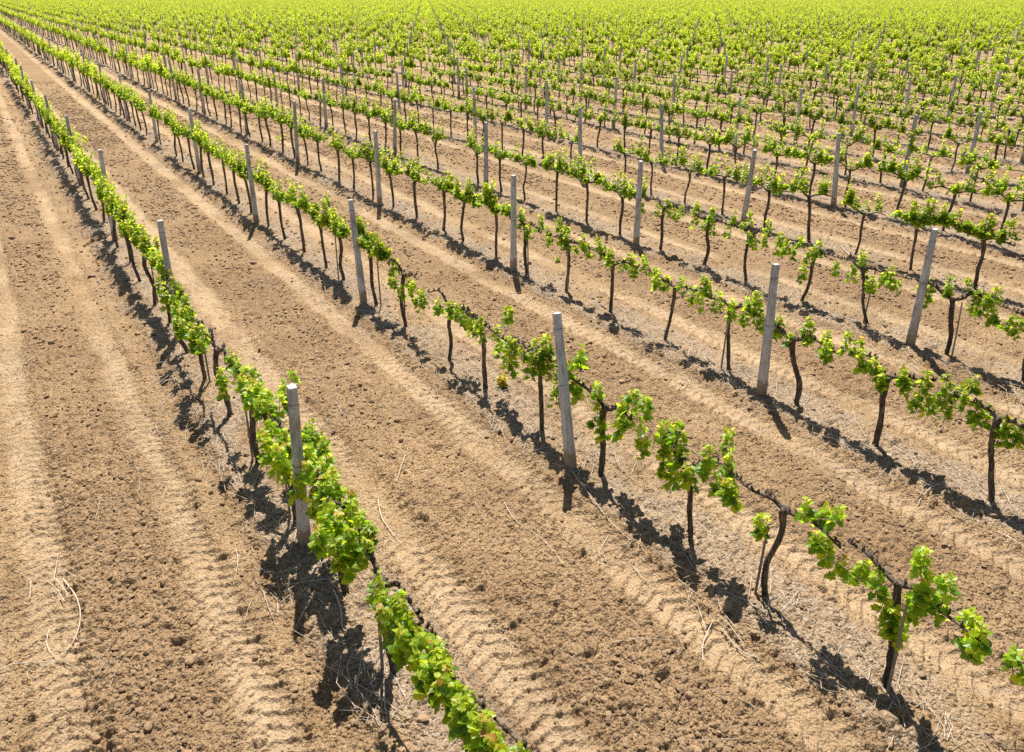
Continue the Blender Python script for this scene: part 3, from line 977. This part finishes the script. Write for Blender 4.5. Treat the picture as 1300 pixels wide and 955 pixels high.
big = [([(80, 735), (97, 760), (103, 785), (95, 812), (72, 838), (48, 850)], 'long pale cane curling in a loop at the bottom left corner', .0065),
       ([(0, 858), (20, 848), (50, 842), (78, 838)], 'straight pale cane lying at the bottom left corner beside the loop', .006),
       ([(62, 800), (60, 820), (72, 835), (100, 850)], 'short pale cane crossing the looped cane', .004),
       ([(515, 580), (510, 595), (505, 612)], 'short forked cane on the clods between the first and second rows', .006),
       ([(480, 634), (484, 655), (497, 675), (510, 690)], 'thin cane on the track right of the leftmost row', .005),
       ([(720, 568), (722, 600), (745, 630), (775, 665), (800, 690)], 'long pale cane arched under the second row near its nearest post', .006),
       ([(640, 640), (655, 665), (690, 690), (715, 720)], 'long thin cane on the clods left of the second row', .004),
       ([(775, 820), (815, 815), (870, 818)], 'straight pale cane lying at the bottom centre', .004),
       ([(1165, 640), (1178, 628), (1198, 621)], 'pale straight cane lying in the shade of the third row', .007),
       ([(1262, 680), (1280, 688), (1300, 702)], 'thick pale cane at the right edge below the third row', .008),
       ([(855, 560), (880, 575), (930, 615)], 'thin cane stretched across the soil right of the second row', .003),
       ([(1078, 330), (1070, 322), (1066, 318)], 'white straight stick on the soil right of the fourth row', .012),
       ([(425, 760), (434, 785), (436, 808), (441, 815)], 'pale cane lying in the shadow of the leftmost row', .006),
       ([(850, 430), (835, 425), (815, 430)], 'pale cane under the third row beside a trunk', .005),
       ([(905, 790), (893, 815), (892, 842)], 'pale bent cane on the strip under the second row near bottom', .005),
       ([(915, 800), (940, 825), (965, 838)], 'pale cane slanting along the second row near the bottom', .006),
       ([(490, 820), (487, 845), (480, 860)], 'grey cane in the shadow at the foot of the leftmost row', .005),
       ([(300, 700), (303, 720), (297, 745)], 'short pale cane on the wheel track left of the leftmost row', .004),
       ([(170, 590), (178, 605), (178, 628)], 'pale thin cane on bare soil left of the leftmost row', .003)]
for pl, lab, r in big:
    o = cane(pix_path(pl), r, 1)
    tag(o, lab, 'twig', 'pruned canes lying on the soil')

# chaff and fine prunings on the vine strips: uncountable
def twig_mesh(seed):
    g_ = np.random.default_rng(seed); mb = MB()
    for _ in range(g_.integers(3, 7)):
        a_ = g_.normal(1.57, .9); l_ = g_.uniform(.05, .5) ** 1.0; o_ = np.array([*g_.normal(0, .10, 2), 0])
        b_ = a_ + g_.normal(0, .5)
        p1 = o_ + (math.cos(a_) * l_ * .5, math.sin(a_) * l_ * .5, g_.uniform(.005, .03)); p2 = p1 + (math.cos(b_) * l_ * .5, math.sin(b_) * l_ * .5, -g_.uniform(0, .012))
        tube(mb, [o_ + (0, 0, .004), p1, p2], [.0028, .0025, .0015], 4, 0)
    return mb.mesh('twig', [M_CANE])


rngT = np.random.default_rng(21)
P, Rt, Sc, Ix = [], [], [], []
for n_ in range(24000):
    d = rngT.uniform(0, 1) ** .6 * 34 + 3
    a = R(HEAD + rngT.uniform(-42, 44))
    x, y = d * math.sin(a), d * math.cos(a)
    k_, u, ul, dt, side, trk, berm, rough = [float(q[0]) for q in zones(np.array([x]), np.array([y]))]
    pr = math.exp(-((ul + .16) / .28) ** 2) + .03
    if rngT.uniform() > pr:
        continue
    P.append((x, y, gz(x, y) + .012)); Rt.append((0, 0, rngT.normal(0, .6) + math.pi * rngT.integers(0, 2))); s_ = rngT.uniform(.5, 1.3); Sc.append((s_, s_, s_)); Ix.append(rngT.integers(0, 8))
scatter('dry_twigs', P, Rt, Sc, Ix, [twig_mesh(i) for i in range(8)], 'dry straw and fine twigs littered along the vine strips', 'twigs')
print('twigs', len(P))


# ------------------------------------------------------------------ loose clods of earth: uncountable
def clod_mesh(seed):
    import bmesh
    g_ = random.Random(seed)
    bm = bmesh.new(); bmesh.ops.create_icosphere(bm, subdivisions=2, radius=1)
    ph = [g_.uniform(0, 6) for _ in range(6)]
    for v in bm.verts:
        c_ = v.co
        f = 1 + .22 * math.sin(c_.x * 2.3 + ph[0]) * math.cos(c_.y * 2.7 + ph[1]) + .14 * math.sin(c_.z * 5 + ph[2]) + g_.uniform(-.09, .09)
        v.co = Vector((c_.x * f, c_.y * f * .85, c_.z * f * .62))
    me = bpy.data.meshes.new('clod'); bm.to_mesh(me); bm.free(); me.materials.append(M_CLOD)
    return me


P, Rt, Sc, Ix = [], [], [], []
nC = 520000
d = rngT.uniform(0, 1, nC) ** .8 * 52 + 3; a = np.radians(HEAD + rngT.uniform(-44, 46, nC))
x = d * np.sin(a); y = d * np.cos(a)
_, u, ul, dt, side, trk, berm, rough = zones(x, y)
patch = fbm(x * 1.3, y * .7, 301, 2)
pr = (.14 + .86 * rough * sst(.3, .6, patch)) * (1 - .85 * trk) * np.where(d < 12, .75, 1) * np.clip((58 - d) / 20, 0, 1)
keep = rngT.uniform(0, 1, nC) < pr
x, y = x[keep], y[keep]
z = ground_height(x, y, detail=False)
nK = len(x)
dk = d[keep]
s = (.006 + .022 * rngT.uniform(0, 1, nK) ** 4) * np.clip(.75 + dk / 28, 1, 2.0)
s = np.where((rngT.uniform(0, 1, nK) < .035) & (dk < 25), s + .026 * rngT.uniform(.3, 1.2, nK), s)
scatter('soil_clods', np.stack([x, y, z + s * .25 + .006], 1), rngT.uniform(-3, 3, (nK, 3)) * (.12, .12, 1), np.stack([s, s, s], 1), rngT.integers(0, 8, nK),
        [clod_mesh(i) for i in range(8)], 'loose brown clods of earth strewn over the tilled soil', 'clods')
print('clods', nK)


# ------------------------------------------------------------------ weeds
def weed(px, py, h, spread, n, lab, age, zc=.06, seed=1):
    g_ = np.random.default_rng(seed)
    x, y = at_height(px, py, zc)
    fo = MB(); st = MB()
    for q in range(5):
        a_ = g_.uniform(0, 6.28); rr = g_.uniform(.2, 1) * spread
        tip = np.array((math.cos(a_) * rr, math.sin(a_) * rr, h * g_.uniform(.6, 1)))
        tube(st, [(0, 0, -.02), tip * (.4, .4, .6), tip], [.006, .004, .002], 5, 0)
        f = g_.uniform(.2, 1, n // 5)
        th = g_.uniform(0, 6.28, n // 5); d_ = np.stack([np.cos(th), np.sin(th), g_.normal(.3, .3, n // 5)], 1)
        leaves(fo, tip * f[:, None] + d_ * .01, d_, g_.uniform(.03, .06, n // 5) * h / .18, np.clip(g_.normal(age, .08, n // 5), 0, 1), g_, 0)
    root = empty('weed', (x, y, gz(x, y)))
    link('stem', st.mesh('stem', [M_SHOOT]), root); link('foliage', fo.mesh('foliage', [M_LEAF]), root)
    tag(root, lab, 'weed')


weed(739, 460, .22, .08, 60, 'dark green weed growing alone on bare soil right of the second row', .15, seed=1)
weed(637, 492, .20, .10, 60, 'yellow weed growing under the second row between two trunks', .88, seed=2)
weed(706, 328, .12, .10, 30, 'small pale green weed on the soil right of the third row', .5, seed=3)
weed(356, 175, .2, .25, 60, 'low pale weed patch between the second and third rows', .5, seed=4)
